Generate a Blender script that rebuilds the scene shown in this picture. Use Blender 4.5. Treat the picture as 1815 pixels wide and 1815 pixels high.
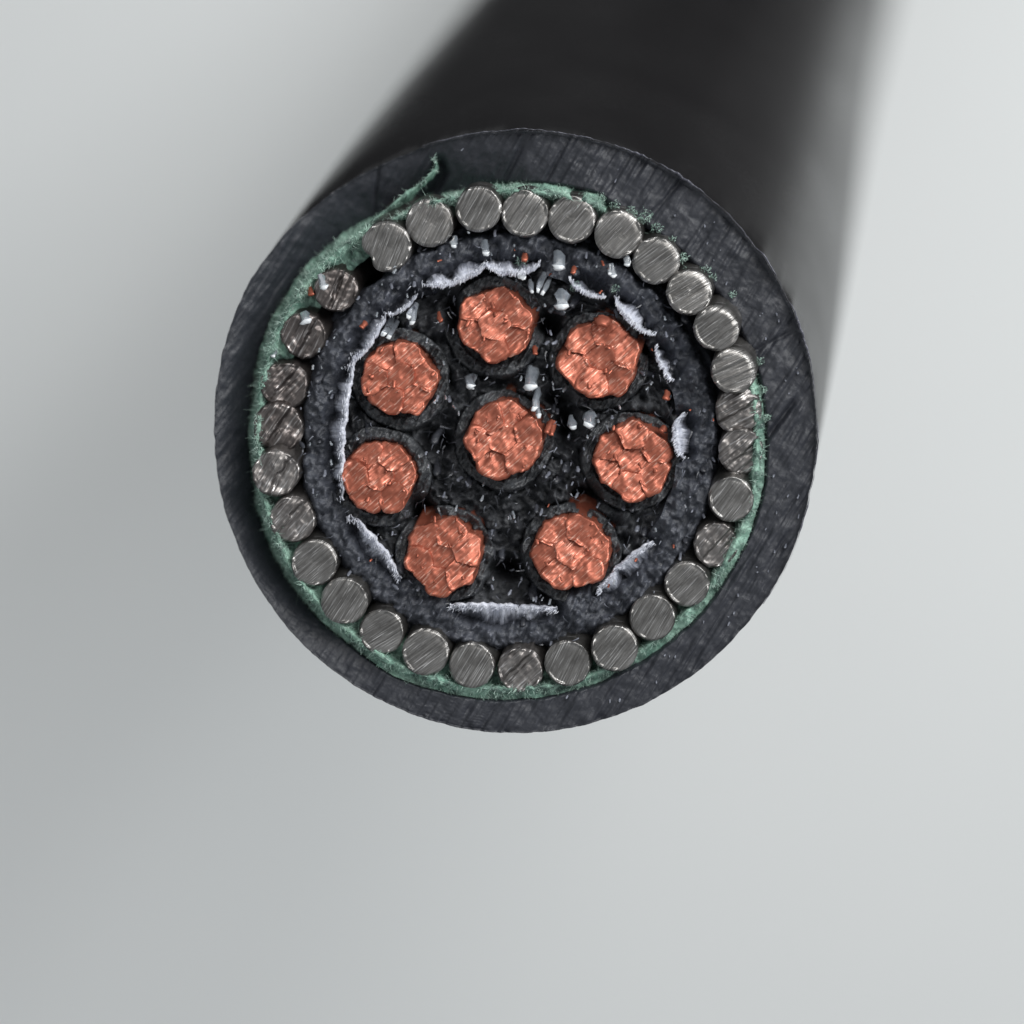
import bpy, math, random
import numpy as np
random.seed(7)
rng = np.random.default_rng(7)
for o in list(bpy.data.objects):
    bpy.data.objects.remove(o)
scene = bpy.context.scene
COL = scene.collection

# ---------------------------------------------------------------- camera, world, lamps, exposure
# one unit is one centimetre; world up is towards the camera, which looks straight down
scene.unit_settings.scale_length = 0.01
S = 400.0                                   # photograph pixels per centimetre at the cut face
D = 8.0
cd = bpy.data.cameras.new('camera')
cam = bpy.data.objects.new('camera', cd)
COL.objects.link(cam)
cam.location = (0, 0, D)
cd.sensor_width = 36
cd.lens = D * S / 1815.0 * 36.0
cd.clip_start = 0.05
cd.clip_end = 500
cd.dof.use_dof = True
cd.dof.focus_distance = D - 0.02
cd.dof.aperture_fstop = (cd.lens / 1000.0) / 0.50
scene.camera = cam

world = bpy.data.worlds.new("World")
scene.world = world
world.use_nodes = True
wb = world.node_tree.nodes['Background']
wb.inputs['Color'].default_value = (0.93, 0.97, 1.0, 1)
wb.inputs['Strength'].default_value = 0.47

def area(name, loc, target, sx, sy, power, color):
    ld = bpy.data.lights.new(name, 'AREA')
    ld.shape = 'RECTANGLE'
    ld.size, ld.size_y = sx, sy
    ld.energy = power
    ld.color = color
    o = bpy.data.objects.new(name, ld)
    COL.objects.link(o)
    o.location = loc
    from mathutils import Vector
    o.rotation_euler = (Vector(target) - Vector(loc)).to_track_quat('-Z', 'Y').to_euler()
    return o
area('window_light', (21, 14.5, 13), (1, 0, -4), 11, 11, 4900, (0.97, 0.99, 1.0))
area('fill_light', (15, 20, 26), (-1, -2, -8), 20, 20, 6600, (1.0, 0.985, 0.96))  # unseen overhead fill, added to brighten the cut faces and the paper

scene.view_settings.view_transform = 'Standard'
scene.view_settings.look = 'None'
scene.view_settings.exposure = 0.0
scene.view_settings.gamma = 1.0
scene.cycles.use_denoising = True

# ---------------------------------------------------------------- numbers and noise
AX = np.array([0.258, 0.584, -1.0])         # direction the cable runs away from its cut end
def W(px, py, z=0.0):
    px = np.asarray(px, float); py = np.asarray(py, float)
    z = np.zeros_like(px) + z
    return np.stack([(px - 907.5) / S, (907.5 - py) / S, z], -1)

def _hash(ix, iy, seed):
    h = (ix.astype(np.int64) * 374761393 + iy.astype(np.int64) * 668265263 + seed * 974634777) & 0xffffffff
    h = ((h ^ (h >> 13)) * 1274126177) & 0xffffffff
    h = h ^ (h >> 16)
    return (h & 0xffffff) / float(0xffffff)
def vnoise(x, y, seed=0):
    x = np.asarray(x, float); y = np.asarray(y, float)
    ix = np.floor(x); iy = np.floor(y)
    fx = x - ix; fy = y - iy
    fx = fx * fx * (3 - 2 * fx); fy = fy * fy * (3 - 2 * fy)
    ix = ix.astype(np.int64); iy = iy.astype(np.int64)
    a = _hash(ix, iy, seed); b = _hash(ix + 1, iy, seed)
    c = _hash(ix, iy + 1, seed); d = _hash(ix + 1, iy + 1, seed)
    return (a * (1 - fx) + b * fx) * (1 - fy) + (c * (1 - fx) + d * fx) * fy * 1.0
def fbm(x, y, seed=0, octs=4):
    s = 0; a = 1; t = 0
    for k in range(octs):
        s = s + a * (vnoise(x * 2 ** k, y * 2 ** k, seed + 17 * k) * 2 - 1)
        t += a; a *= 0.55
    return s / t
def streak(x, y, ang, lw, ln, seed=0, octs=3):
    c, s_ = math.cos(ang), math.sin(ang)
    u = x * c - y * s_                       # y of the photograph points down
    v = x * s_ + y * c
    return fbm(u / ln, v / lw, seed, octs)
def smooth(e0, e1, x):
    t = np.clip((x - e0) / (e1 - e0), 0, 1)
    return t * t * (3 - 2 * t)

# ---------------------------------------------------------------- mesh helpers
def make_mesh(name, V, F, mat, parent=None, uv=None, shade=True, mats=None, origin=None):
    """V (n,3), F list of index arrays (quads and/or tris as (m,4)/(m,3) arrays); the object's origin is placed at origin"""
    V = np.asarray(V, float)
    if origin is None:
        origin = V.mean(0)
    origin = np.asarray(origin, float)
    me = bpy.data.meshes.new(name)
    loops = []; starts = []; totals = []; n = 0
    for f in F:
        f = np.asarray(f, np.int64)
        if len(f) == 0: continue
        k = f.shape[1]
        loops.append(f.ravel()); starts.append(n + np.arange(len(f)) * k); totals.append(np.full(len(f), k))
        n += f.size
    loops = np.concatenate(loops); starts = np.concatenate(starts); totals = np.concatenate(totals)
    me.vertices.add(len(V)); me.vertices.foreach_set('co', (V - origin).ravel())
    me.loops.add(len(loops)); me.loops.foreach_set('vertex_index', loops.astype(np.int32))
    me.polygons.add(len(starts))
    me.polygons.foreach_set('loop_start', starts.astype(np.int32))
    me.polygons.foreach_set('loop_total', totals.astype(np.int32))
    if uv is not None:
        l = me.uv_layers.new(name='UVMap')
        l.data.foreach_set('uv', np.asarray(uv, float)[loops].ravel())
    me.update(calc_edges=True)
    me.validate()
    me.polygons.foreach_set('use_smooth', np.full(len(me.polygons), shade))
    me.materials.append(mat)
    o = bpy.data.objects.new(name, me)
    COL.objects.link(o)
    if parent is not None:
        o.parent = parent
        po = parent.get('_origin', (0, 0, 0))
        o.location = tuple(origin - np.array(po))
    else:
        o.location = tuple(origin)
    o['_origin'] = tuple(float(v) for v in origin)
    return o

def grid_faces(nr, nt, closed=True, base=0, flip=False):
    i = np.arange(nr - 1)[:, None]; j = np.arange(nt if closed else nt - 1)[None, :]
    j2 = (j + 1) % nt
    a = i * nt + j; b = i * nt + j2; c = (i + 1) * nt + j2; d = (i + 1) * nt + j
    f = np.stack([a, b, c, d], -1).reshape(-1, 4) + base
    return f[:, ::-1] if flip else f

def lists(path):
    a = np.array(path, float)
    return a[:, 0], a[:, 1]
def periodic(table):
    t = sorted((a % 360, r) for a, r in table)
    xs = [t[-1][0] - 360] + [a for a, _ in t] + [t[0][0] + 360]
    ys = [t[-1][1]] + [r for _, r in t] + [t[0][1]]
    return lambda deg: np.interp(np.mod(deg, 360), xs, ys)

C = (913.0, 763.0)                           # centre of the outer jacket on the photograph
G = (903.0, 780.0)                           # centre of the armour ring

def polar(c, r, th):
    return c[0] + r * np.cos(th), c[1] - r * np.sin(th)

def ring(name, inner, outer, zf, depth_in, depth_out, nt, nr, mat, parent, ang=50, wall_out=True, wall_in=True):
    """inner/outer: functions of theta giving (px,py); zf(px,py,t,theta)"""
    th = np.linspace(0, 2 * math.pi, nt, endpoint=False)
    ix, iy = inner(th); ox, oy = outer(th)
    t = np.linspace(0, 1, nr)[:, None]
    px = ix * (1 - t) + ox * t; py = iy * (1 - t) + oy * t
    z = zf(px, py, t + 0 * px, th + 0 * px)
    V = W(px, py, z).reshape(-1, 3)
    a = math.radians(ang)
    U = np.stack([(px * math.cos(a) - py * math.sin(a)) / 100, (px * math.sin(a) + py * math.cos(a)) / 100], -1).reshape(-1, 2)
    F = [grid_faces(nr, nt, True, 0, True)]
    n = len(V)
    vs = [V]; us = [U]
    def wall(row, depth, flip, n):
        k = np.array([0, .02, .08, .25, .6, 1.0]) * depth
        w = row[None] + AX[None, None] * k[:, None, None]
        vs.append(w.reshape(-1, 3))
        us.append(np.stack([np.tile(np.arange(nt) / nt * 20, len(k)), np.repeat(k, nt)], -1))
        F.append(grid_faces(len(k), nt, True, n, flip))
        return n + len(k) * nt
    if wall_in: n = wall(V[:nt], depth_in, False, n)
    if wall_out: n = wall(V[-nt:], depth_out, True, n)
    return make_mesh(name, np.concatenate(vs), F, mat, parent, np.concatenate(us))

def plug(name, c, rfun, zfun, depth, nt, nr, mat, parent, ang, seed):
    """a cut end of a round bar: face in polar rings plus the side that runs down into the cable"""
    th = np.linspace(0, 2 * math.pi, nt, endpoint=False)
    R = rfun(th)
    rho = np.linspace(0, 1, nr + 1)[1:] ** 0.8
    px = c[0] + rho[:, None] * R * np.cos(th); py = c[1] - rho[:, None] * R * np.sin(th)
    px = np.concatenate([[c[0]], px.ravel()]); py = np.concatenate([[c[1]], py.ravel()])
    rr = np.concatenate([[0], np.repeat(rho, nt)]); tt = np.concatenate([[0], np.tile(th, nr)])
    z = zfun(px, py, rr, tt)
    V = W(px, py, z)
    j = np.arange(nt)
    tri = np.stack([np.zeros(nt, int), 1 + j, 1 + (j + 1) % nt], -1)
    F = [tri, grid_faces(nr, nt, True, 1, True)]
    a = math.radians(ang)
    dx, dy = px - c[0], py - c[1]
    U = np.stack([(dx * math.cos(a) - dy * math.sin(a)) / 100 + seed * 3.1, (dx * math.sin(a) + dy * math.cos(a)) / 100 + seed * 1.7], -1)
    k = np.array([0, .04, .15, .4, 1]) * depth
    rim = V[-nt:]
    wv = (rim[None] + AX[None, None] * k[:, None, None]).reshape(-1, 3)
    F.append(grid_faces(len(k), nt, True, len(V), True))
    U2 = np.stack([np.tile(np.arange(nt) / nt * 2.5, len(k)), np.repeat(k, nt) * 0.4], -1)
    return make_mesh(name, np.concatenate([V, wv]), F, mat, parent, np.concatenate([U, U2]), origin=W(c[0], c[1], 0))

def fibres(name, P, Dv, L, Wd, mat, parent, curl=0.5, segs=4, rg=rng):
    """bundle of thin curved ribbons, one mesh"""
    n = len(P)
    Dv = Dv / np.linalg.norm(Dv, axis=1, keepdims=True)
    side = np.cross(Dv, rg.normal(size=(n, 3)))
    side /= np.linalg.norm(side, axis=1, keepdims=True) + 1e-9
    up = np.cross(side, Dv)
    t = np.linspace(0, 1, segs + 1)
    k1 = rg.normal(size=(n, 1, 1)) * curl; k2 = rg.normal(size=(n, 1, 1)) * curl
    T = t[None, :, None]
    mid = P[:, None] + Dv[:, None] * (L[:, None, None] * T) + (up[:, None] * k1 + side[:, None] * k2) * L[:, None, None] * T * T
    taper = (1 - 0.75 * T ** 2)
    wv = rg.normal(size=(n, 3)); wv -= Dv * (wv * Dv).sum(1, keepdims=True)
    wv /= np.linalg.norm(wv, axis=1, keepdims=True) + 1e-9
    w = wv[:, None] * Wd[:, None, None] * taper * 0.5
    V = np.stack([mid - w, mid + w], 2).reshape(-1, 3)
    b = np.arange(n)[:, None] * (segs + 1) * 2 + np.arange(segs)[None] * 2
    F = np.stack([b, b + 1, b + 3, b + 2], -1).reshape(-1, 4)
    o = make_mesh(name, V, [F], mat, parent)
    o['kind'] = 'stuff'
    return o

# ---------------------------------------------------------------- materials
def new_mat(name):
    m = bpy.data.materials.new(name); m.use_nodes = True
    nt = m.node_tree
    for n in list(nt.nodes): nt.nodes.remove(n)
    out = nt.nodes.new('ShaderNodeOutputMaterial')
    b = nt.nodes.new('ShaderNodeBsdfPrincipled')
    nt.links.new(b.outputs[0], out.inputs[0])
    return m, nt, b
def N(nt, t, **kw):
    n = nt.nodes.new(t)
    for k, v in kw.items(): setattr(n, k, v)
    return n
def noise(nt, vec, scale, detail=4, rough=0.6, dist=0.0):
    n = N(nt, 'ShaderNodeTexNoise')
    n.inputs['Scale'].default_value = scale
    n.inputs['Detail'].default_value = detail
    n.inputs['Roughness'].default_value = rough
    n.inputs['Distortion'].default_value = dist
    nt.links.new(vec, n.inputs['Vector'])
    return n.outputs['Fac']
def ramp(nt, fac, stops):
    r = N(nt, 'ShaderNodeValToRGB')
    e = r.color_ramp.elements
    while len(e) < len(stops): e.new(0.5)
    for k, (p, c) in enumerate(stops):
        e[k].position = p
        e[k].color = (c[0], c[1], c[2], 1) if not isinstance(c, float) else (c, c, c, 1)
    nt.links.new(fac, r.inputs[0])
    return r.outputs[0]
def mapping(nt, src, scale, rot=(0, 0, 0)):
    m = N(nt, 'ShaderNodeMapping')
    m.inputs['Scale'].default_value = scale
    m.inputs['Rotation'].default_value = rot
    nt.links.new(src, m.inputs['Vector'])
    return m.outputs[0]
def math_(nt, op, a, b):
    m = N(nt, 'ShaderNodeMath', operation=op)
    for i, v in enumerate((a, b)):
        if isinstance(v, (int, float)): m.inputs[i].default_value = v
        else: nt.links.new(v, m.inputs[i])
    return m.outputs[0]
def mixc(nt, fac, a, b):
    m = N(nt, 'ShaderNodeMix', data_type='RGBA')
    for s, v in ((m.inputs[0], fac), (m.inputs[6], a), (m.inputs[7], b)):
        if isinstance(v, (int, float)): s.default_value = v
        elif isinstance(v, tuple): s.default_value = (*v, 1)
        else: nt.links.new(v, s)
    return m.outputs[2]
def bump(nt, b, h, strength, dist):
    n = N(nt, 'ShaderNodeBump')
    n.inputs['Strength'].default_value = strength
    n.inputs['Distance'].default_value = dist
    nt.links.new(h, n.inputs['Height'])
    nt.links.new(n.outputs[0], b.inputs['Normal'])
def coords(nt):
    return N(nt, 'ShaderNodeTexCoord')

def metal(name, dark, light, line, rough=0.38, sc=(1.5, 22, 1), metallic=0.85, bs=0.6, dirt=0.5):
    m, nt, b = new_mat(name)
    tc = coords(nt)
    v = mapping(nt, tc.outputs['UV'], sc)
    s1 = noise(nt, v, 1.0, 5, 0.65, 0.15)
    v2 = mapping(nt, tc.outputs['UV'], (sc[0] * 2.2, sc[1] * 2.0, 1), (0, 0, 0.12))
    s2 = noise(nt, v2, 1.0, 3, 0.6, 0.3)
    g = noise(nt, mapping(nt, tc.outputs['Object'], (9, 9, 9)), 1.0, 4, 0.6)
    c1 = ramp(nt, s1, [(0.32, dark), (0.66, light)])
    lines = ramp(nt, s2, [(0.56, 0.0), (0.66, 1.0)])  # saw lines, with their bright glints painted into the base colour
    c2 = mixc(nt, math_(nt, 'MULTIPLY', lines, 0.65), c1, line)
    c3 = mixc(nt, ramp(nt, g, [(0.38, dirt), (0.6, 0.0)]), c2, tuple(x * 0.55 for x in dark))
    nt.links.new(c3, b.inputs['Base Color'])
    b.inputs['Metallic'].default_value = metallic
    nt.links.new(ramp(nt, s2, [(0.3, rough + 0.08), (0.7, rough - 0.06)]), b.inputs['Roughness'])
    h = math_(nt, 'ADD', s1, math_(nt, 'MULTIPLY', s2, 0.6))
    bump(nt, b, h, bs, 0.0018)
    return m
MAT_STEEL = metal('galvanised_steel', (0.12, 0.114, 0.108), (0.31, 0.30, 0.29), (0.95, 0.93, 0.92), 0.30, (0.9, 30, 1), 0.88, 1.0)
MAT_STEEL_B = metal('torn_steel', (0.13, 0.118, 0.114), (0.29, 0.272, 0.262), (0.85, 0.83, 0.83), 0.38, (1.2, 14, 1))
MAT_STEEL_C = metal('stained_steel', (0.075, 0.063, 0.06), (0.19, 0.168, 0.16), (0.6, 0.57, 0.56), 0.36, (1.0, 12, 1))
MAT_COPPER = metal('copper', (0.32, 0.088, 0.053), (0.50, 0.155, 0.096), (1.0, 0.60, 0.47), 0.42, (1.6, 16, 1), 0.62, 1.0, 0.4)

def polymer(name, dark, light, white, wamt, rough, fine, bs, sc=(1.5, 9, 1), wlo=0.6, whi=0.78):
    m, nt, b = new_mat(name)
    tc = coords(nt)
    ob = tc.outputs['Object']; uv = tc.outputs['UV']
    n1 = noise(nt, ob, 5.0, 6, 0.65, 0.4)
    n2 = noise(nt, ob, fine, 4, 0.7, 0.6)
    s1 = noise(nt, mapping(nt, uv, sc), 1.0, 4, 0.65, 0.3)
    c = ramp(nt, n1, [(0.3, dark), (0.7, light)])
    wf = math_(nt, 'MULTIPLY', ramp(nt, n2, [(wlo, 0.0), (whi, 1.0)]), wamt)
    c = mixc(nt, wf, c, white)
    sf = math_(nt, 'MULTIPLY', ramp(nt, s1, [(0.55, 0.0), (0.75, 1.0)]), wamt * 0.5)
    c = mixc(nt, sf, c, white)
    nt.links.new(c, b.inputs['Base Color'])
    nt.links.new(ramp(nt, n2, [(0.3, rough + 0.1), (0.7, rough - 0.12)]), b.inputs['Roughness'])
    h = math_(nt, 'ADD', n2, math_(nt, 'MULTIPLY', s1, 0.8))
    bump(nt, b, h, bs, 0.010)
    return m
MAT_JACKET = polymer('black_jacket_cut', (0.019, 0.021, 0.028), (0.031, 0.033, 0.042), (0.12, 0.12, 0.15), 0.18, 0.52, 26, 0.45, (2.0, 22, 1))
MAT_SHEATH = polymer('dark_sheath', (0.028, 0.031, 0.040), (0.062, 0.067, 0.083), (0.28, 0.29, 0.35), 0.45, 0.5, 22, 1.0, (4, 9, 1))
MAT_INSUL = polymer('black_insulation', (0.026, 0.028, 0.031), (0.066, 0.069, 0.075), (0.28, 0.30, 0.33), 0.5, 0.42, 15, 1.0, (4, 8, 1))
MAT_VOID = polymer('black_filler', (0.022, 0.023, 0.027), (0.056, 0.059, 0.066), (0.12, 0.13, 0.14), 0.25, 0.6, 16, 1.0)

m, nt, b = new_mat('smooth_jacket_skin'); MAT_SKIN = m
tc = coords(nt)
n1 = noise(nt, tc.outputs['Object'], 2.0, 6, 0.6)
n2 = noise(nt, tc.outputs['Object'], 22.0, 4, 0.65)
c = ramp(nt, n1, [(0.3, (0.006, 0.0055, 0.006)), (0.7, (0.011, 0.0105, 0.011))])
c = mixc(nt, math_(nt, 'MULTIPLY', ramp(nt, n2, [(0.68, 0.0), (0.78, 1.0)]), 0.5), c, (0.09, 0.09, 0.09))
nt.links.new(c, b.inputs['Base Color'])
nt.links.new(ramp(nt, n1, [(0.3, 0.32), (0.7, 0.26)]), b.inputs['Roughness'])
b.inputs['Specular IOR Level'].default_value = 0.42
bump(nt, b, n2, 0.12, 0.006)

def cloth(name, dark, light, rough=0.7, sub=0.0, fine=30, grime=0.0):
    m, nt, b = new_mat(name)
    tc = coords(nt)
    n1 = noise(nt, tc.outputs['Object'], 7.0, 5, 0.65, 0.5)
    n2 = noise(nt, tc.outputs['Object'], fine, 3, 0.6)
    c = ramp(nt, n1, [(0.32, dark), (0.66, light)])
    c = mixc(nt, math_(nt, 'MULTIPLY', ramp(nt, n2, [(0.45, 0.0), (0.75, 1.0)]), 0.35), c, tuple(min(1, x * 1.7) for x in light))
    if grime:
        n3 = noise(nt, tc.outputs['Object'], 11.0, 6, 0.75, 0.8)
        c = mixc(nt, ramp(nt, n3, [(0.40, grime), (0.56, 0.0)]), c, (0.02, 0.035, 0.035))
    nt.links.new(c, b.inputs['Base Color'])
    b.inputs['Roughness'].default_value = rough
    if sub:
        b.inputs['Subsurface Weight'].default_value = sub
        b.inputs['Subsurface Radius'].default_value = (0.05, 0.05, 0.06)
        b.inputs['Subsurface Scale'].default_value = 1.0
    bump(nt, b, n2, 0.8, 0.006)
    return m
MAT_GREEN = cloth('green_binder_cloth', (0.12, 0.26, 0.20), (0.36, 0.54, 0.44), grime=0.85)
MAT_GFIB = cloth('green_binder_thread', (0.24, 0.42, 0.33), (0.58, 0.76, 0.66), grime=0.5)
MAT_WHITE = cloth('pale_polyester_tape', (0.38, 0.40, 0.48), (0.72, 0.74, 0.83), 0.3, 0.1)
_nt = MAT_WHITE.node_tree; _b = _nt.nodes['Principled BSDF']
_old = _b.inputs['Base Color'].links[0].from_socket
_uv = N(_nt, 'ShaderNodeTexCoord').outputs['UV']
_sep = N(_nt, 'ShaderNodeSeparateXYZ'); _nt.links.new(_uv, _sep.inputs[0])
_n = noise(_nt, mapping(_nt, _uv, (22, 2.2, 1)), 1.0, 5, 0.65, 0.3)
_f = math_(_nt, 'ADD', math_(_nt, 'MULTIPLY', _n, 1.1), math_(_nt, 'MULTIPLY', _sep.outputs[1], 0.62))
# streaky fade to a dark tone over the outer part of the tape
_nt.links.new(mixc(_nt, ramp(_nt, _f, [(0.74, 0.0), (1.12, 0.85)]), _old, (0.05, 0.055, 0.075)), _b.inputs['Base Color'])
MAT_WFIB = cloth('pale_polyester_thread', (0.44, 0.46, 0.53), (0.72, 0.74, 0.82), 0.35)
MAT_GLASS = cloth('clear_filler_plastic', (0.20, 0.23, 0.27), (0.48, 0.52, 0.57), 0.16, 0.1, 18)
MAT_GLASS.node_tree.nodes['Principled BSDF'].inputs['Transmission Weight'].default_value = 0.55
MAT_END = cloth('painted_bright_end', (0.60, 0.63, 0.66), (0.86, 0.88, 0.90), 0.15, 0.0, 18)  # light piped to the strand tips, painted as a near-white colour
MAT_GREY = cloth('grey_torn_plastic', (0.06, 0.065, 0.08), (0.20, 0.21, 0.25), 0.3)
MAT_LIP = cloth('jacket_edge_highlight', (0.04, 0.04, 0.05), (0.13, 0.13, 0.16), 0.35)  # rim highlight painted as a paler grey than the jacket
MAT_BLACKFIB = cloth('black_torn_plastic', (0.015, 0.016, 0.02), (0.05, 0.053, 0.065), 0.35)

m, nt, b = new_mat('white_paper'); MAT_PAPER = m
tc = coords(nt)
n1 = noise(nt, tc.outputs['Object'], 0.12, 3, 0.5)
n2 = noise(nt, tc.outputs['Object'], 6.0, 5, 0.6)
c = ramp(nt, n1, [(0.3, (0.655, 0.668, 0.665)), (0.7, (0.685, 0.695, 0.69))])
nt.links.new(c, b.inputs['Base Color'])
b.inputs['Roughness'].default_value = 0.8
bump(nt, b, n2, 0.1, 0.01)
m, nt, b = new_mat('unseen_dark_table'); MAT_TABLE = m
tc = coords(nt)
n1 = noise(nt, mapping(nt, tc.outputs['Object'], (0.3, 4, 1)), 1.0, 6, 0.6, 0.4)
nt.links.new(ramp(nt, n1, [(0.3, (0.016, 0.016, 0.017)), (0.7, (0.034, 0.034, 0.036))]), b.inputs['Base Color'])
b.inputs['Roughness'].default_value = 0.5
bump(nt, b, n1, 0.2, 0.02)

# ---------------------------------------------------------------- the surface
TZ = -12.0
def slab(name, x0, x1, y0, y1, z0, z1, mat):
    V = np.array([[x0, y0, z0], [x1, y0, z0], [x1, y1, z0], [x0, y1, z0], [x0, y0, z1], [x1, y0, z1], [x1, y1, z1], [x0, y1, z1]], float)
    F = np.array([[3, 2, 1, 0], [4, 5, 6, 7], [0, 1, 5, 4], [1, 2, 6, 5], [2, 3, 7, 6], [3, 0, 4, 7]])
    return make_mesh(name, V, [F], mat, None, shade=False)
tb = slab('unseen_table', -60, 60, -45, 45, TZ - 3, TZ - 0.03, MAT_TABLE)  # out-of-view dark surface, added so the jacket has something dark to reflect
tb['kind'] = 'structure'
pp = slab('paper_sheet', -26, 30, -26, 7.6, TZ - 0.03, TZ, MAT_PAPER)  # far edge cut short out of view to limit the jacket's sheen
pp['label'] = 'large plain light grey white paper sheet filling the background behind the cut cable'
pp['category'] = 'paper sheet'

# ---------------------------------------------------------------- the cable
root = bpy.data.objects.new('armoured_cable', None)
COL.objects.link(root)
root['label'] = 'thick black armoured cable sawn through, showing copper cores inside a ring of steel wires'
root['category'] = 'cable'
root['_origin'] = (0.0, 0.0, 0.0)

# outlines in photograph pixels
ro_tab = periodic([(192, 474), (180, 474), (165, 482), (152, 487), (140, 491), (128, 482), (115, 468), (100, 463), (90, 463), (76, 463), (69, 460),
                   (64, 452), (50, 451), (35, 452), (20, 454), (12, 456), (0, 457), (-15, 459), (-45, 458), (-90, 462), (-130, 466), (-160, 476)])
def jacket_in(th):
    d = np.degrees(th)
    r = ro_tab(d) + 5 * fbm(np.cos(th) * 9, np.sin(th) * 9, 3, 4)
    return polar(G, r, th)
def jacket_out(th):
    r = 537 + 3.0 * fbm(np.cos(th) * 2 + 5, np.sin(th) * 2, 8, 3) + 1.2 * fbm(np.cos(th) * 30, np.sin(th) * 30, 9, 2)
    r = r + 12 * np.exp(-(((np.degrees(th) - 137 + 180) % 360 - 180) / 28.0) ** 2)
    return polar(C, r, th)
def leftness(th):
    d = (np.degrees(th) + 360) % 360
    return smooth(70, 112, d) * (1 - smooth(200, 250, d))
def jacket_z(px, py, t, th):
    L = leftness(th)
    z = -0.03 - L * (0.16 * (1 - t) ** 1.5 + 0.05) - L * 0.12 * np.exp(-((np.degrees(th) - 125) / 22) ** 2)
    z = z + 0.016 * streak(px, py, math.radians(58), 7, 90, 11) * (1 - 0.55 * L) + 0.012 * fbm(px / 26, py / 26, 12, 4)
    z = z + 0.035 * smooth(0.955, 0.985, t) * (0.45 + 0.9 * np.clip(fbm(np.cos(th) * 14, np.sin(th) * 14, 21, 3) + 0.3, 0, 1)) - 0.06 * smooth(0.985, 1.0, t)
    z = z - 0.04 * smooth(0.06, 0.0, t)
    # long knife marks
    for (x0, y0, a_, w, dp) in ((1385, 745, 52, 5, 0.03), (905, 290, 62, 4, 0.022), (985, 285, 60, 3, 0.02), (660, 320, 82, 3, 0.02), (1180, 350, 50, 4, 0.02), (1360, 610, 28, 4, 0.02)):
        a = math.radians(a_)
        v = (px - x0) * math.sin(a) + (py - y0) * math.cos(a)
        u = (px - x0) * math.cos(a) - (py - y0) * math.sin(a)
        z = z - dp * np.exp(-(v / w) ** 2) * np.exp(-(u / 60) ** 4)
    # slot torn beside the loose green ribbon
    z = z - 0.07 * np.exp(-(ribbon_dist(px, py, 9, 6) / 9) ** 2)
    return z
RIB = np.array([(560, 492), (600, 440), (640, 402), (668, 378), (700, 350), (735, 325), (760, 303), (771, 285), (766, 270)], float)
def ribbon_dist(px, py, ox=0, oy=0):
    d = np.full(np.shape(px), 1e9)
    for k in range(1, len(RIB) - 1):
        ax_, ay_ = RIB[k] + (ox, oy); bx_, by_ = RIB[k + 1] + (ox, oy)
        vx, vy = bx_ - ax_, by_ - ay_
        t = np.clip(((px - ax_) * vx + (py - ay_) * vy) / (vx * vx + vy * vy), 0, 1)
        d = np.minimum(d, np.hypot(px - ax_ - t * vx, py - ay_ - t * vy))
    return d
jk = ring('jacket_cut_face', jacket_in, jacket_out, jacket_z, 0.9, 0.02, 1100, 46, MAT_JACKET, root, 58, wall_out=False)
jk['label'] = 'thick dull black ring of the sawn outer jacket with a scratched face'

# the jacket skin, swept away from the face, then bending down to lie on the table
th = np.linspace(0, 2 * math.pi, 420, endpoint=False)
ox, oy = jacket_out(th)
rim = W(ox, oy, jacket_z(ox, oy, np.ones_like(th), th)) - np.array([0, 0, 0.003])
cen = W(C[0], C[1], -0.05)
off = rim - cen
sx_, sy_ = polar(C, 537.0, th)
off0 = W(sx_, sy_, 0.0) - W(C[0], C[1], 0.0)
u_dir = np.array([0.258, 0.584, 0.0]); u_dir /= np.linalg.norm(u_dir)
v_dir = np.array([-u_dir[1], u_dir[0], 0.0])
pts = [cen.copy()]; tang = [AX / np.linalg.norm(AX)]
for s in np.concatenate([[0.01, 0.03, 0.08], np.linspace(0.2, 7.2, 50)]):
    pts.append(cen + AX * s); tang.append(tang[0])
tilt0 = math.atan2(1.0, float(np.linalg.norm(AX[:2])))
zb = pts[-1][2]; RB = (zb - (TZ + 1.345)) / (1 - math.cos(tilt0))
p = pts[-1].copy()
for k in range(1, 25):
    t0 = tilt0 * (1 - k / 24); tm = tilt0 * (1 - (k - 0.5) / 24)
    ds = RB * tilt0 / 24
    p = p + (u_dir * math.cos(tm) + np.array([0, 0, -math.sin(tm)])) * ds
    pts.append(p.copy()); tang.append(u_dir * math.cos(t0) + np.array([0, 0, -math.sin(t0)]))
for k in range(1, 13):
    p = p + u_dir * 1.2
    pts.append(p.copy()); tang.append(u_dir.copy())
rows = []
Lr = leftness(th); azl = -Lr * (0.04 + 0.12 * np.exp(-((np.degrees(th) - 125) / 22) ** 2))
au = off @ u_dir; av = off @ v_dir; az = off[:, 2]
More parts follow.
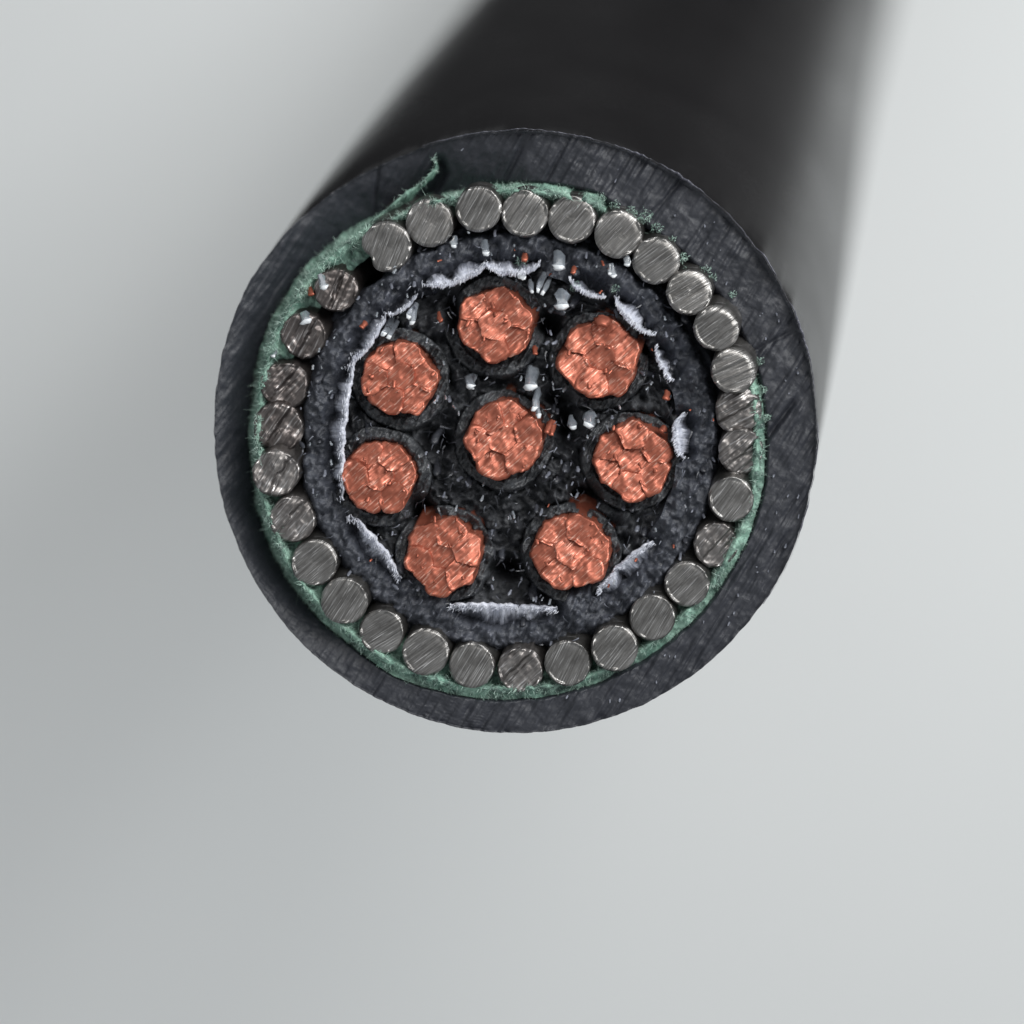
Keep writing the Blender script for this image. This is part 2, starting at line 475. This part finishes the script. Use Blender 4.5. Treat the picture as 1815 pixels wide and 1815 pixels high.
for i, (q, tg) in enumerate(zip(pts, tang)):
    s = np.linalg.norm(q - cen)
    k = smooth(5.5, 9.5, s)
    nrm = np.array([0, 0, -1.0]) * (1 - k) + tg * k; nrm /= np.linalg.norm(nrm)
    e1 = np.cross(nrm, v_dir); e1 /= np.linalg.norm(e1)
    if e1 @ u_dir < 0: e1 = -e1
    zz = azl * math.exp(-s * 1.6) + (az - azl) * math.exp(-s * 20.0)
    wob = 1 + 0.006 * math.sin(s * 0.9)
    sx_, sy_ = polar(C, 537.0 + (12 + 8.5 * min(s, 6.5)) * np.exp(-(((np.degrees(th) - 137 + 180) % 360 - 180) / 42.0) ** 2), th)
    off0 = W(sx_, sy_, 0.0) - W(C[0], C[1], 0.0)
    kf = smooth(0, 0.25, s); au_ = au * (1 - kf) + (off0 @ u_dir) * kf; av_ = av * (1 - kf) + (off0 @ v_dir) * kf
    rows.append(q + (au_[:, None] * e1 + av_[:, None] * v_dir) * wob + np.array([0, 0, 1.0]) * zz[:, None])
V = np.array(rows)
nrow = len(rows)
sk = make_mesh('outer_jacket', V.reshape(-1, 3), [grid_faces(nrow, len(th), True, 0, True)], MAT_SKIN, root)

a_ = np.radians(np.linspace(-35, 108, 700))
lx, ly = jacket_out(a_)
lz = jacket_z(lx, ly, np.ones_like(a_) * 0.985, a_)
wl = 2.0 * (0.15 + np.clip(0.45 + 1.5 * fbm(np.cos(a_) * 11, np.sin(a_) * 11, 25, 4), 0, 1.4)) * np.sin(np.pi * np.linspace(0.02, 0.98, 700)) ** 0.4
rows_ = []
for q in range(7):
    b_ = 2 * math.pi * q / 7
    rr_ = -1.5 + wl * math.cos(b_)
    rows_.append(W(lx + rr_ * np.cos(a_), ly - rr_ * np.sin(a_), lz + 0.012 + wl / S * math.sin(b_) * 1.3))
Vl = np.array(rows_ + rows_[:1]).reshape(-1, 3)
make_mesh('cut_lip_highlight', Vl, [grid_faces(8, 700, False)], MAT_LIP, root)  # thin bead along the rim, carries the painted highlight

# armour wires
wires = [(685, 437, 45, 68, 'a'), (762, 394, 43, 62, 'a'), (848, 371, 41, 60, 'a'), (930, 379, 43, 56, 'a'), (1014, 389, 43, 50, 'a'),
         (1096, 415, 43, 46, 'a'), (1163, 462, 42, 36, 'a'), (1221, 519, 41, 32, 'a'), (1268, 583, 41, 36, 'a'), (1298, 658, 41, 24, 'a'),
         (1309, 728, 42, 30, 'b'), (1313, 800, 41, 40, 'b'), (595, 513, 39, 68, 'c'), (536, 593, 40, 62, 'c'), (503, 682, 42, 48, 'c'), (492, 758, 44, 56, 'c'), (489, 838, 41, 60, 'b')]
a0 = math.degrees(math.atan2(780 - 800, 1313 - 903)); a1 = math.degrees(math.atan2(780 - 838, 489 - 903)) % 360 - 360
nb = 13
for k in range(1, nb + 1):
    a = math.radians(a0 + (a1 - a0) * k / (nb + 1))
    rr = 408 + random.uniform(-5, 5)
    wires.append((903 + rr * math.cos(a), 780 - rr * math.sin(a), random.uniform(40, 43), random.uniform(30, 65), random.choice('aab')))
for i, (cx, cy, r, ang, kind) in enumerate(wires):
    sd = 100 + i * 7
    amp = {'a': 0.03, 'b': 0.08, 'c': 0.09}[kind]
    def rf(t, sd=sd, r=r, amp=amp, i=i):
        q = r * (1 + amp * fbm(np.cos(t) * 1.6 + sd, np.sin(t) * 1.6, sd, 4) + 0.012 * fbm(np.cos(t) * 12 + sd, np.sin(t) * 12, sd + 1, 2))
        if i == 0:      # corner bitten off by the saw
            q = q * (1 - 0.26 * np.exp(-((np.degrees(t) - 212) / 22) ** 2))
        return q
    tlt = (random.uniform(-1, 1) * 0.00018, random.uniform(-1, 1) * 0.00018)
    base = 0.005 + random.uniform(-0.008, 0.012)
    if kind == 'c': base -= 0.02
    if i in (7, 8, 9, 10): base += (0.015, 0.05, 0.05, 0.02)[i - 7]
    ra = math.radians(ang)
    step = random.uniform(-0.3, 0.4) * r
    def zf(px, py, rho, t, cx=cx, cy=cy, sd=sd, tlt=tlt, base=base, kind=kind, r=r, ra=ra, step=step, chf={5: .6, 6: .7, 7: 1.0, 8: 1.7, 9: 1.7, 10: 1.3}.get(i, 0.35)):
        z = base + (px - cx) * tlt[0] + (py - cy) * tlt[1]
        z = z + {'a': 0.0045, 'b': 0.007, 'c': 0.006}[kind] * streak(px - cx + sd * 9, py - cy, ra, 3.6, 70, sd, 2)
        if kind != 'a':
            z = z + 0.012 * fbm((px - cx) / 22 + sd, (py - cy) / 22, sd + 3, 3)
            v = (px - cx) * math.sin(ra) + (py - cy) * math.cos(ra)
            z = z - 0.028 * smooth(-2, 2, v - step + 4 * fbm(px / 12, py / 12, sd, 2))
        ur = np.clip(np.cos(t - math.radians(48)), 0, 1) ** 0.7 * chf
        e = smooth(0.90, 1.0, rho) * (1 - np.minimum(ur, 1)); d_ = np.clip((rho - 0.62) / 0.38, 0, 1)
        z = z - 0.009 * e - 0.016 * ur * d_ ** 2 + (1 - 0.8 * np.minimum(ur, 1)) * 0.018 * smooth(0.84, 0.93, rho) * (1 - smooth(0.96, 1.0, rho)) * np.clip(fbm(np.cos(t) * 3 + sd, np.sin(t) * 3, sd + 5, 4) * 2.2, 0, 1)
        return z
    plug('armour_wire', (cx, cy), rf, zf, 0.05 if i in (1, 2, 3, 4) else 0.9, 72, 20, {'a': MAT_STEEL, 'b': MAT_STEEL_B, 'c': MAT_STEEL_C}[kind], root, ang, i)

# green binder cloth between the jacket and the wires
def green_in(th): return polar(G, 415 + 0 * th, th)
gw_tab = periodic([(180, 1), (160, 1), (140, 1), (110, 1), (70, 1), (66, 0.6), (60, 0.25), (40, 0.3), (20, 0.4), (12, 1), (-15, 1), (-60, .6), (-100, .9), (-150, 1)])
def green_out(th):
    x, y = jacket_in(th)
    return x + (G[0] - x) * 0.0, y
def green_z(px, py, t, th):
    L = leftness(th)
    w = gw_tab(np.degrees(th))
    z = 0.02 - (0.06 + 0.20 * L) * smooth(0.45, 1.0, t) - 0.10 * smooth(0.60, 0.30, t) - 0.10 * (1 - w)
    return z + 0.04 * fbm(px / 14, py / 14, 31, 4) * (0.6 + 0.4 * L) + 0.02 * fbm(px / 40, py / 40, 33, 3)
gt = ring('green_binder_tape', green_in, green_out, green_z, 0.3, 0.3, 900, 14, MAT_GREEN, root, 50)
gt['label'] = 'ragged green cloth tape wrapped around the steel wires'
# its threads
n = 26000
th = rng.uniform(0, 2 * math.pi, n)
dg = np.degrees(th)
keep = rng.uniform(size=n) < gw_tab(dg) * (0.55 + 0.45 * leftness(th))
th = th[keep]; n = len(th)
t = rng.uniform(0.42, 0.98, n)
ix, iy = green_in(th); oxx, oyy = green_out(th)
px = ix * (1 - t) + oxx * t; py = iy * (1 - t) + oyy * t
P = W(px, py, green_z(px, py, t, th) - 0.005)
dirv = np.stack([rng.normal(size=n), rng.normal(size=n), 0.1 + 0.25 * np.abs(rng.normal(size=n))], -1)
fibres('tape_thread', P, dirv, rng.uniform(0.008, 0.026, n), rng.uniform(0.002, 0.004, n), MAT_GFIB, gt, 0.8)
for (x_, y_, r_, n_) in ((1090, 362, 8, 100), (1140, 382, 14, 260), (1118, 372, 8, 90), (1165, 402, 9, 120), (1192, 425, 7, 70), (1213, 455, 8, 110), (1217, 482, 9, 150), (1262, 490, 9, 120), (1248, 478, 10, 110),
                         (1300, 520, 6, 60), (1347, 640, 8, 140), (1352, 690, 7, 160), (1360, 740, 6, 170), (1064, 350, 9, 160), (476, 618, 9, 120), (925, 462, 8, 60), (1021, 506, 9, 70), (1092, 510, 7, 50)):
    a_ = rng.uniform(0, 2 * math.pi, n_); q_ = r_ * np.sqrt(rng.uniform(0, 1, n_))
    P = W(x_ + q_ * np.cos(a_) * 1.2, y_ + q_ * np.sin(a_), rng.uniform(-0.06, 0.0, n_))
    fibres('green_tuft', P, np.stack([rng.normal(size=n_), rng.normal(size=n_), 0.0 + 0 * q_], -1), rng.uniform(0.004, 0.012, n_), rng.uniform(0.002, 0.004, n_), MAT_GFIB, gt, 0.8)
# loose ribbon of the same tape
k = np.linspace(0, len(RIB) - 1, 60)
rx = np.interp(k, range(len(RIB)), RIB[:, 0]); ry = np.interp(k, range(len(RIB)), RIB[:, 1])
rx = rx + 3 * fbm(k * 0.7, k * 0, 41, 3); ry = ry + 3 * fbm(k * 0.7, k * 0 + 4, 42, 3)
wd = np.interp(k, [0, 2, 4, 4.6, 5.2, 8], [7, 6, 5, 8, 3.2, 1.0]) * (1 + 0.3 * fbm(k * 2, k * 0, 43, 3))
zc = np.interp(k, [0, 3, 5, 8], [-0.10, -0.08, -0.09, -0.10])
nx, ny = np.gradient(ry), -np.gradient(rx); ln = np.hypot(nx, ny); nx /= ln; ny /= ln
rows = []
for q, dz in ((-1, -0.09), (-0.5, -0.015), (0, 0.0), (0.5, -0.015), (1, -0.09)):
    rows.append(W(rx + nx * wd * q, ry + ny * wd * q, zc + dz + 0.02 * fbm(rx / 6, ry / 6 + q, 44, 3)))
V = np.array(rows).reshape(-1, 3)
rb = make_mesh('loose_ribbon', V, [grid_faces(5, 60, False)], MAT_GREEN, gt)
m_ = 260; kk = rng.uniform(0, 59, m_).astype(int); q = rng.uniform(-1, 1, m_)
P = W(rx[kk] + nx[kk] * wd[kk] * q, ry[kk] + ny[kk] * wd[kk] * q, zc[kk] - 0.09 * q * q)
fibres('ribbon_thread', P, np.stack([rng.normal(size=m_), rng.normal(size=m_), 0.5 + 0 * q], -1), rng.uniform(0.008, 0.025, m_), rng.uniform(0.002, 0.004, m_), MAT_GFIB, gt, 0.6)

# inner sheath
def sh_in(th): return polar(G, 300 + 5 * fbm(np.cos(th) * 7, np.sin(th) * 7, 51, 4), th)
def sh_out(th): return polar(G, 392 + 0 * th, th)
TAPES = [(80, 119), (36, 54), (-6, 9), (20, 33), (122, 200), (56, 70), (205, 232), (250, 286), (300, 325)]
def tape_here(dg):
    w = 0
    for a_, b_ in TAPES:
        x = (dg - a_ + 180) % 360 - 180; y = (b_ - dg + 180) % 360 - 180
        w = np.maximum(w, smooth(-3, 2, x) * smooth(-3, 2, y))
    return w
def sh_z(px, py, t, th):
    z = -0.03 + 0.045 * fbm(px / 16, py / 16, 52, 4) + 0.022 * streak(px, py, math.radians(60), 6, 26, 53) + 0.03 * fbm(px / 60, py / 60, 54, 2)
    z = z - 0.13 * smooth(0.66, 0.95, t) - 0.10 * smooth(0.44, 0.10, t) * tape_here(np.degrees(th))
    z = z - 0.5 * np.exp(-(((px - 650) / 22) ** 2 + ((py - 470) / 20) ** 2) ** 1.5)
    z = z - 0.3 * np.exp(-(((px - 522) / 12) ** 2 + ((py - 792) / 14) ** 2))
    return z
sh = ring('inner_sheath', sh_in, sh_out, sh_z, 0.6, 0.6, 900, 34, MAT_SHEATH, root, 60)

# pale polyester tape inside the sheath: sloping torn strips with a fringe
def strip(a0, a1, r0, r1, z0, z1, w0=1.0, seed=0, fr=13):
    nn = max(12, int(abs(a1 - a0) * 2.2))
    a = np.radians(np.linspace(a0, a1, nn)); s = np.linspace(0, 1, nn)
    env = np.sin(np.pi * np.clip(s, 0.02, 0.98)) ** 0.5
    t = np.linspace(0, 1, 9)[:, None]
    jag = 3.5 * fbm(a * 40, a * 0 + seed, 60 + seed, 3)
    rin = r0 + jag + (r1 - r0) * (1 - env) * 0.5
    rout = rin + (r1 - r0) * env * (0.75 + 0.5 * fbm(a * 12, a * 0, 61 + seed, 3))
    r = rin * (1 - t) + rout * t
    px, py = polar(G, r, a)
    z = z0 + (z1 - z0) * t ** 1.2 + 0.02 * fbm(px / 9, py / 9, 62 + seed, 3) - 0.04 * (t < 0.05)
    V = W(px, py, z).reshape(-1, 3)
    uv = np.stack([np.tile(s * abs(a1 - a0) * 0.055, 9), np.repeat(t[:, 0], nn)], -1)
    o = make_mesh('polyester_tape', V, [grid_faces(9, nn, False)], MAT_WHITE, root, uv)
    m2 = int(abs(a1 - a0) * fr)
    aa = rng.uniform(min(a0, a1), max(a0, a1), m2); e = np.interp(aa, np.linspace(min(a0, a1), max(a0, a1), nn), (rin if a1 > a0 else rin[::-1]))
    tt = rng.uniform(0, 0.35, m2) ** 1.6
    ar = np.radians(aa)
    px, py = polar(G, e + 2 + tt * (r1 - r0), ar)
    P = W(px, py, z0 + (z1 - z0) * tt ** 1.2 + 0.004)
    inward = np.stack([-np.cos(ar) * 0.35 - 0.30 + 0.10 * rng.normal(size=m2), -np.sin(ar) * 0.35 - 0.65 + 0.08 * rng.normal(size=m2), 0.25 + 0.2 * rng.normal(size=m2)], -1)
    fibres('tape_fringe', P, inward, rng.uniform(0.008, 0.022, m2), rng.uniform(0.002, 0.004, m2), MAT_WFIB, o, 0.12)
strip(97, 119, 290, 346, 0.05, -0.13, seed=1)
strip(80, 98, 290, 346, 0.05, -0.13, seed=2)
strip(56, 70, 290, 328, 0.02, -0.08, seed=3)
strip(36, 54, 295, 346, 0.04, -0.13, seed=4)
strip(20, 33, 296, 326, 0.02, -0.13, seed=5)
strip(-6, 9, 287, 344, 0.04, -0.13, seed=6)
strip(122, 134, 296, 326, 0.03, -0.12, seed=12, fr=8)
strip(134, 156, 297, 340, 0.03, -0.13, seed=7, fr=6)
strip(150, 200, 290, 344, 0.03, -0.13, seed=8, fr=4)
strip(205, 232, 293, 338, 0.0, -0.10, seed=9)
strip(250, 286, 290, 338, 0.0, -0.10, seed=10)
strip(300, 325, 293, 338, 0.0, -0.10, seed=11)

# filler between the cores
cores = [(893, 778, 72, 10), (878, 576, 69, 22), (708, 670, 69, 5), (1063, 636, 74, 14), (1121, 815, 72, 25), (673, 844, 67, 0), (786, 985, 70, 18), (1012, 978, 71, 8)]
voids = [(772, 778, 24, 16), (1003, 742, 14, 34), (985, 700, 14, 12), (800, 548, 10, 30), (975, 568, 22, 20), (1150, 600, 12, 22), (745, 905, 20, 20), (900, 1010, 26, 20), (1040, 880, 20, 18)]
def fill_z(px, py, rho, t):
    z = -0.06 + 0.12 * fbm(px / 30, py / 30, 71, 4) + 0.05 * fbm(px / 9, py / 9, 72, 3)
    for (x, y, a, b_) in voids:
        z = z - 0.35 * np.exp(-(((px - x) / a) ** 2 + ((py - y) / b_) ** 2))
    for (x, y, r_, _) in cores:
        z = z - 0.16 * smooth(92, 80, np.hypot(px - x, py - y))
    return z - 0.05
plug('core_filler', G, lambda t: 303 + 0 * t, fill_z, 0.3, 320, 110, MAT_VOID, root, 50, 3)

def sliver(V, F, tip, ln, wd, ang, z, flat=0.42, blunt=0.8, nseg=6, ns=8, drop=0.9):
    """tube whose sharp end shows at tip and whose root sinks into the cable up and away"""
    a = math.radians(ang)
    d2 = np.array([math.cos(a), math.sin(a), 0.0])
    tipw = W(tip[0], tip[1], z)
    n0 = len(V)
    sidev = np.array([-d2[1], d2[0], 0.0])
    L = ln / S; w = wd / S * 0.5
    prof = [(0.0, 0.0), (0.0, blunt), (0.16, 1.0), (0.4, 1.0), (0.75, 0.95), (1.0, 0.7)]
    for (t, r) in prof:
        c = tipw + d2 * L * t + np.array([0, 0, -drop * L * t])
        upv = np.cross(sidev, d2 * 1 + np.array([0, 0, -drop])); upv /= np.linalg.norm(upv)
        for j in range(ns):
            b_ = 2 * math.pi * j / ns
            jit = 1 + 0.5 * random.uniform(-1, 1)
            V.append(c + (sidev * math.cos(b_) + upv * math.sin(b_) * flat) * w * r * jit + d2 * random.uniform(-.06, .06) * w)
    for i in range(len(prof) - 1):
        for j in range(ns):
            F.append([n0 + i * ns + j, n0 + i * ns + (j + 1) % ns, n0 + (i + 1) * ns + (j + 1) % ns, n0 + (i + 1) * ns + j])
def bits(name, specs, mat, each=True, **kw):
    if each:
        for s_ in specs:
            V, F = [], []
            (tx_, ty_), l_, w_, a_, z_ = s_
            nsub = 2 if 16 < w_ < 21 else 1
            for q in range(nsub):
                off_ = (q - (nsub - 1) / 2) * w_ * 0.55 / nsub * 1.6
                sliver(V, F, (tx_ + off_, ty_ - random.uniform(0, 0.35) * l_ * (q != 1)), l_ * random.uniform(0.8, 1.1), w_ * (0.95 if nsub == 1 else random.uniform(0.4, 0.7)), a_ + random.uniform(-24, 24) * (nsub > 1), z_ - random.uniform(0, 0.03), **kw)
            o = make_mesh(name, np.array(V), [np.array(F)], mat, root)
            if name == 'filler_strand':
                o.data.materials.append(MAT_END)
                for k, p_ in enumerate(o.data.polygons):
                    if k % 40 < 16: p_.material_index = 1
    else:
        V, F = [], []
        for s_ in specs: sliver(V, F, *s_, **kw)
        o = make_mesh(name, np.array(V), [np.array(F)], mat, root)
        o['kind'] = 'stuff'
# insulated cores, each with seven copper strands
core_objs = []
for ci, (cx, cy, rc, rot) in enumerate(cores):
    sd = 300 + 23 * ci
    def rin(t, cx=cx, cy=cy, rc=rc): return cx + rc * 0.80 * np.cos(t), cy - rc * 0.80 * np.sin(t)
    def rout(t, cx=cx, cy=cy, sd=sd):
        r = 92 + 7 * fbm(np.cos(t) * 2 + sd, np.sin(t) * 2, sd, 4)
        return cx + r * np.cos(t), cy - r * np.sin(t)
    def zi(px, py, t, th, sd=sd):
        z = -0.05 + 0.038 * fbm(px / 17, py / 17, sd + 1, 4) + 0.03 * streak(px, py, math.radians(60), 5, 22, sd + 2) + 0.04 * fbm(px / 45, py / 45, sd + 4, 2)
        z = z - 0.13 * smooth(0.86, 1.0, t) * (0.5 + 1.2 * np.clip(0.4 + fbm(np.cos(th) * 2 + sd, np.sin(th) * 2, sd + 6, 3), 0, 1)) - 0.03 * smooth(0.42, 0.25, t)
        for (x, y, a, b_) in voids:
            z = z - 0.35 * np.exp(-(((px - x) / a) ** 2 + ((py - y) / b_) ** 2))
        return z
    ins = ring('core_insulation', rin, rout, zi, 0.5, 0.5, 260, 26, MAT_INSUL, root, 60)
    core_objs.append(ins)
    # strands
    rs = rc * 0.36
    cs = [(cx + random.uniform(-2, 2), cy + random.uniform(-2, 2))]
    for k in range(6):
        a = math.radians(rot + 60 * k + random.uniform(-7, 7)); q = rc * 0.655 * random.uniform(0.95, 1.05)
        cs.append((cx + q * math.cos(a), cy - q * math.sin(a)))
    for k, (sx, sy) in enumerate(cs):
        ss = sd + 31 * k
        own = rs * random.uniform(1.22, 1.36)
        def rf(t, sx=sx, sy=sy, k=k, ss=ss, cs=cs, own=own, sd=sd, cx=cx, cy=cy, rc=rc, rot=rot):
            r = own * 1.08 * (1 + 0.16 * fbm(np.cos(t) * 1.8 + ss, np.sin(t) * 1.8, ss, 4))
            if k == 0: r = r * 1.3
            ex, ey = sx - cx, -(sy - cy); bdot = ex * np.cos(t) + ey * np.sin(t)
            for _ in range(3):
                gx, gy = ex + r * np.cos(t), ey + r * np.sin(t); ga = np.arctan2(gy, gx)
                lim0 = rc * (0.985 + 0.035 * np.cos(6 * (ga - math.radians(rot))) + 0.14 * fbm(np.cos(ga) * 2.4 + sd, np.sin(ga) * 2.4, sd + 9, 3))
                rr0 = -bdot + np.sqrt(np.maximum(bdot ** 2 - (ex * ex + ey * ey - lim0 ** 2), 1))
                r = np.minimum(r, rr0)
            for j, (qx, qy) in enumerate(cs):
                if j == k: continue
                dx, dy = qx - sx, -(qy - sy); dd = math.hypot(dx, dy)
                cosang = (np.cos(t) * dx + np.sin(t) * dy) / dd
                lo_, hi_ = min(j, k), max(j, k)
                bias = (_hash(np.array([lo_ * 9 + hi_]), np.array([sd]), 5)[0] - 0.5) * 2 * (1 if j > k else -1)
                lim = np.where(cosang > 0.05, (dd * 0.5 + bias + 3.0) / np.maximum(cosang, 0.05), 1e9) * (1 + 0.10 * fbm(np.cos(t) * 3 + ss, np.sin(t) * 3 + j, ss + j, 3))
                r = np.minimum(r, lim)
            return r
        bz = 0.01 + random.uniform(-0.010, 0.012)
        tx, ty = random.uniform(-1, 1) * 0.00035, random.uniform(-1, 1) * 0.00035
        def zf(px, py, rho, t, sx=sx, sy=sy, ss=ss, cx=cx, cy=cy, rc=rc, sd=sd, bz=bz, tx=tx, ty=ty):
            z = bz + (px - sx) * tx + (py - sy) * ty + (py - cy) / rc * 0.03
            z = z + 0.0045 * streak(px, py, math.radians(42), 5, 40, sd, 3) + 0.011 * fbm(px / 26, py / 26, sd + 2, 3)
            lower = 0.5 + 0.5 * np.cos(t - math.radians(250))
            edge = smooth(1.75, 2.0, rho * 2) * (0.03 + 0.97 * smooth(0.75, 0.98, np.hypot(px - cx, py - cy) / rc))
            z = z - 0.035 * edge * (1 - 0.6 * lower) + 0.022 * lower * smooth(0.80, 0.95, rho) * np.clip(2 * fbm(np.cos(t) * 3 + ss, np.sin(t) * 3, ss + 4, 3), 0, 1)
            return z
        plug('copper_strand', (sx, sy), rf, zf, 0.14, 44, 11, MAT_COPPER, ins, 42, ci * 7 + k)

# BITS
for ci, (cx, cy, rc, rot) in enumerate(cores):
    V, F = [], []
    for _ in range(9):
        a = random.uniform(0, 2 * math.pi); q = rc * math.sqrt(random.uniform(0.02, 0.85))
        w = random.uniform(3, 8)
        sliver(V, F, (cx + q * math.cos(a), cy - q * math.sin(a)), w * random.uniform(1, 2.2), w, random.gauss(95, 30), 0.028 + random.uniform(-0.012, 0.008) - 0.03 * q * math.sin(a) / rc, blunt=0.3, ns=6, drop=0.45)
    o = make_mesh('copper_burr', np.array(V), [np.array(F)], MAT_COPPER, core_objs[ci])
    o['kind'] = 'stuff'
# tip (px), length, width, direction of the root in degrees, height
bits('filler_strand', [((924, 498), 34, 17, 100, 0.07), ((990, 492), 38, 25, 92, 0.07), ((994, 552), 40, 25, 86, 0.09), ((956, 524), 46, 17, 65, 0.05),
                       ((944, 522), 30, 9, 100, 0.05), ((727, 578), 38, 18, 80, 0.06), ((862, 462), 28, 15, 95, 0.06), ((804, 443), 22, 13, 85, 0.05),
                       ((683, 600), 38, 20, 65, 0.03), ((832, 698), 30, 22, 80, 0.04), ((950, 742), 46, 20, 100, 0.05),
                       ((938, 694), 40, 26, 85, 0.03), ((1040, 764), 30, 22, 70, 0.04), ((1016, 764), 28, 14, 100, 0.03), ((1083, 495), 26, 18, 80, 0.06),
                       ((1112, 478), 24, 12, 95, 0.05), ((580, 517), 30, 14, 115, 0.10), ((484, 634), 26, 10, 85, 0.02), ((545, 575), 22, 22, 110, 0.06)],
     MAT_GLASS, blunt=0.55)
bits('copper_scrap', [((1014, 488), 18, 10, 75, 0.06), ((928, 468), 32, 12, 78, 0.03), ((782, 572), 22, 9, 105, 0.05), ((972, 772), 26, 20, 75, 0.05),
                      ((1066, 580), 22, 26, 85, 0.07), ((948, 634), 18, 9, 90, 0.04), ((1179, 710), 18, 11, 80, 0.05), ((641, 583), 14, 10, 60, 0.03), ((552, 528), 18, 12, 110, 0.0),
                      ((1172, 768), 16, 14, 60, 0.03)], MAT_COPPER)
# countless little nicks and crumbs
def scatter(n, rmin, rmax, wmin, wmax, zlo, zhi):
    out = []
    while len(out) < n:
        a = random.uniform(0, 2 * math.pi); r = math.sqrt(random.uniform(rmin ** 2, rmax ** 2))
        x, y = polar(G, r, a)
        if any(math.hypot(x - c_[0], y - c_[1]) < c_[2] + 6 for c_ in cores): continue
        w = random.uniform(wmin, wmax)
        out.append(((x, y), w * random.uniform(1.2, 2.6), w, random.gauss(82, 22), random.uniform(zlo, zhi)))
    return out
bits('pale_crumb', scatter(70, 40, 372, 2.5, 5.5, -0.02, 0.03), MAT_GLASS, False, blunt=0.4, ns=6)
bits('grey_crumb', scatter(120, 40, 375, 2.5, 7, -0.06, 0.01), MAT_GREY, False, blunt=0.5, ns=6)
bits('black_crumb', scatter(90, 40, 375, 5, 15, -0.09, -0.01), MAT_BLACKFIB, False, blunt=0.6, ns=6)
bits('copper_crumb', scatter(14, 60, 365, 2.5, 5, -0.02, 0.03), MAT_COPPER, False, blunt=0.4, ns=6)
bits('jacket_burr', [((x, y), l, w, a, z - 0.02) for ((x, y), l, w, a, z) in
     [((polar(G, random.uniform(470, 532), math.radians(d))), random.uniform(5, 14), random.uniform(2, 4.5), random.gauss(70, 15), 0.0) for d in [random.uniform(-80, 100) for _ in range(45)]]
     if math.hypot(x - C[0], y - C[1]) < 528], MAT_GREY, False, blunt=0.4, ns=5)
# torn threads of plastic over sheath and insulation
n = 1000
a = rng.uniform(0, 2 * math.pi, n); r = np.sqrt(rng.uniform(40 ** 2, 372 ** 2, n))
px, py = polar(G, r, a)
ok = np.ones(n, bool)
for (cx, cy, rc, _) in cores: ok &= np.hypot(px - cx, py - cy) > rc + 3
px, py = px[ok], py[ok]; n = len(px)
P = W(px, py, -0.05 + rng.uniform(-0.02, 0.03, n))
fibres('plastic_thread', P, np.stack([-0.3 + rng.normal(size=n) * 0.6, -0.6 + rng.normal(size=n) * 0.6, 0.35 + 0 * px], -1), rng.uniform(0.015, 0.05, n), rng.uniform(0.003, 0.009, n), MAT_BLACKFIB, root, 0.4)
n = 500
a = rng.uniform(0, 2 * math.pi, n); r = np.sqrt(rng.uniform(60 ** 2, 372 ** 2, n))
px, py = polar(G, r, a)
P = W(px, py, -0.03 + rng.uniform(-0.02, 0.03, n))
ok = np.ones(n, bool)
for (cx, cy, rc, _) in cores: ok &= np.hypot(px - cx, py - cy) > rc + 3
fibres('pale_thread', P[ok], (np.stack([-0.3 + rng.normal(size=n) * 0.5, -0.7 + rng.normal(size=n) * 0.4, 0.35 + 0 * px], -1))[ok], rng.uniform(0.012, 0.035, n)[ok], rng.uniform(0.002, 0.006, n)[ok], MAT_GREY, root, 0.4)

for o in bpy.data.objects:
    if '_origin' in o: del o['_origin']
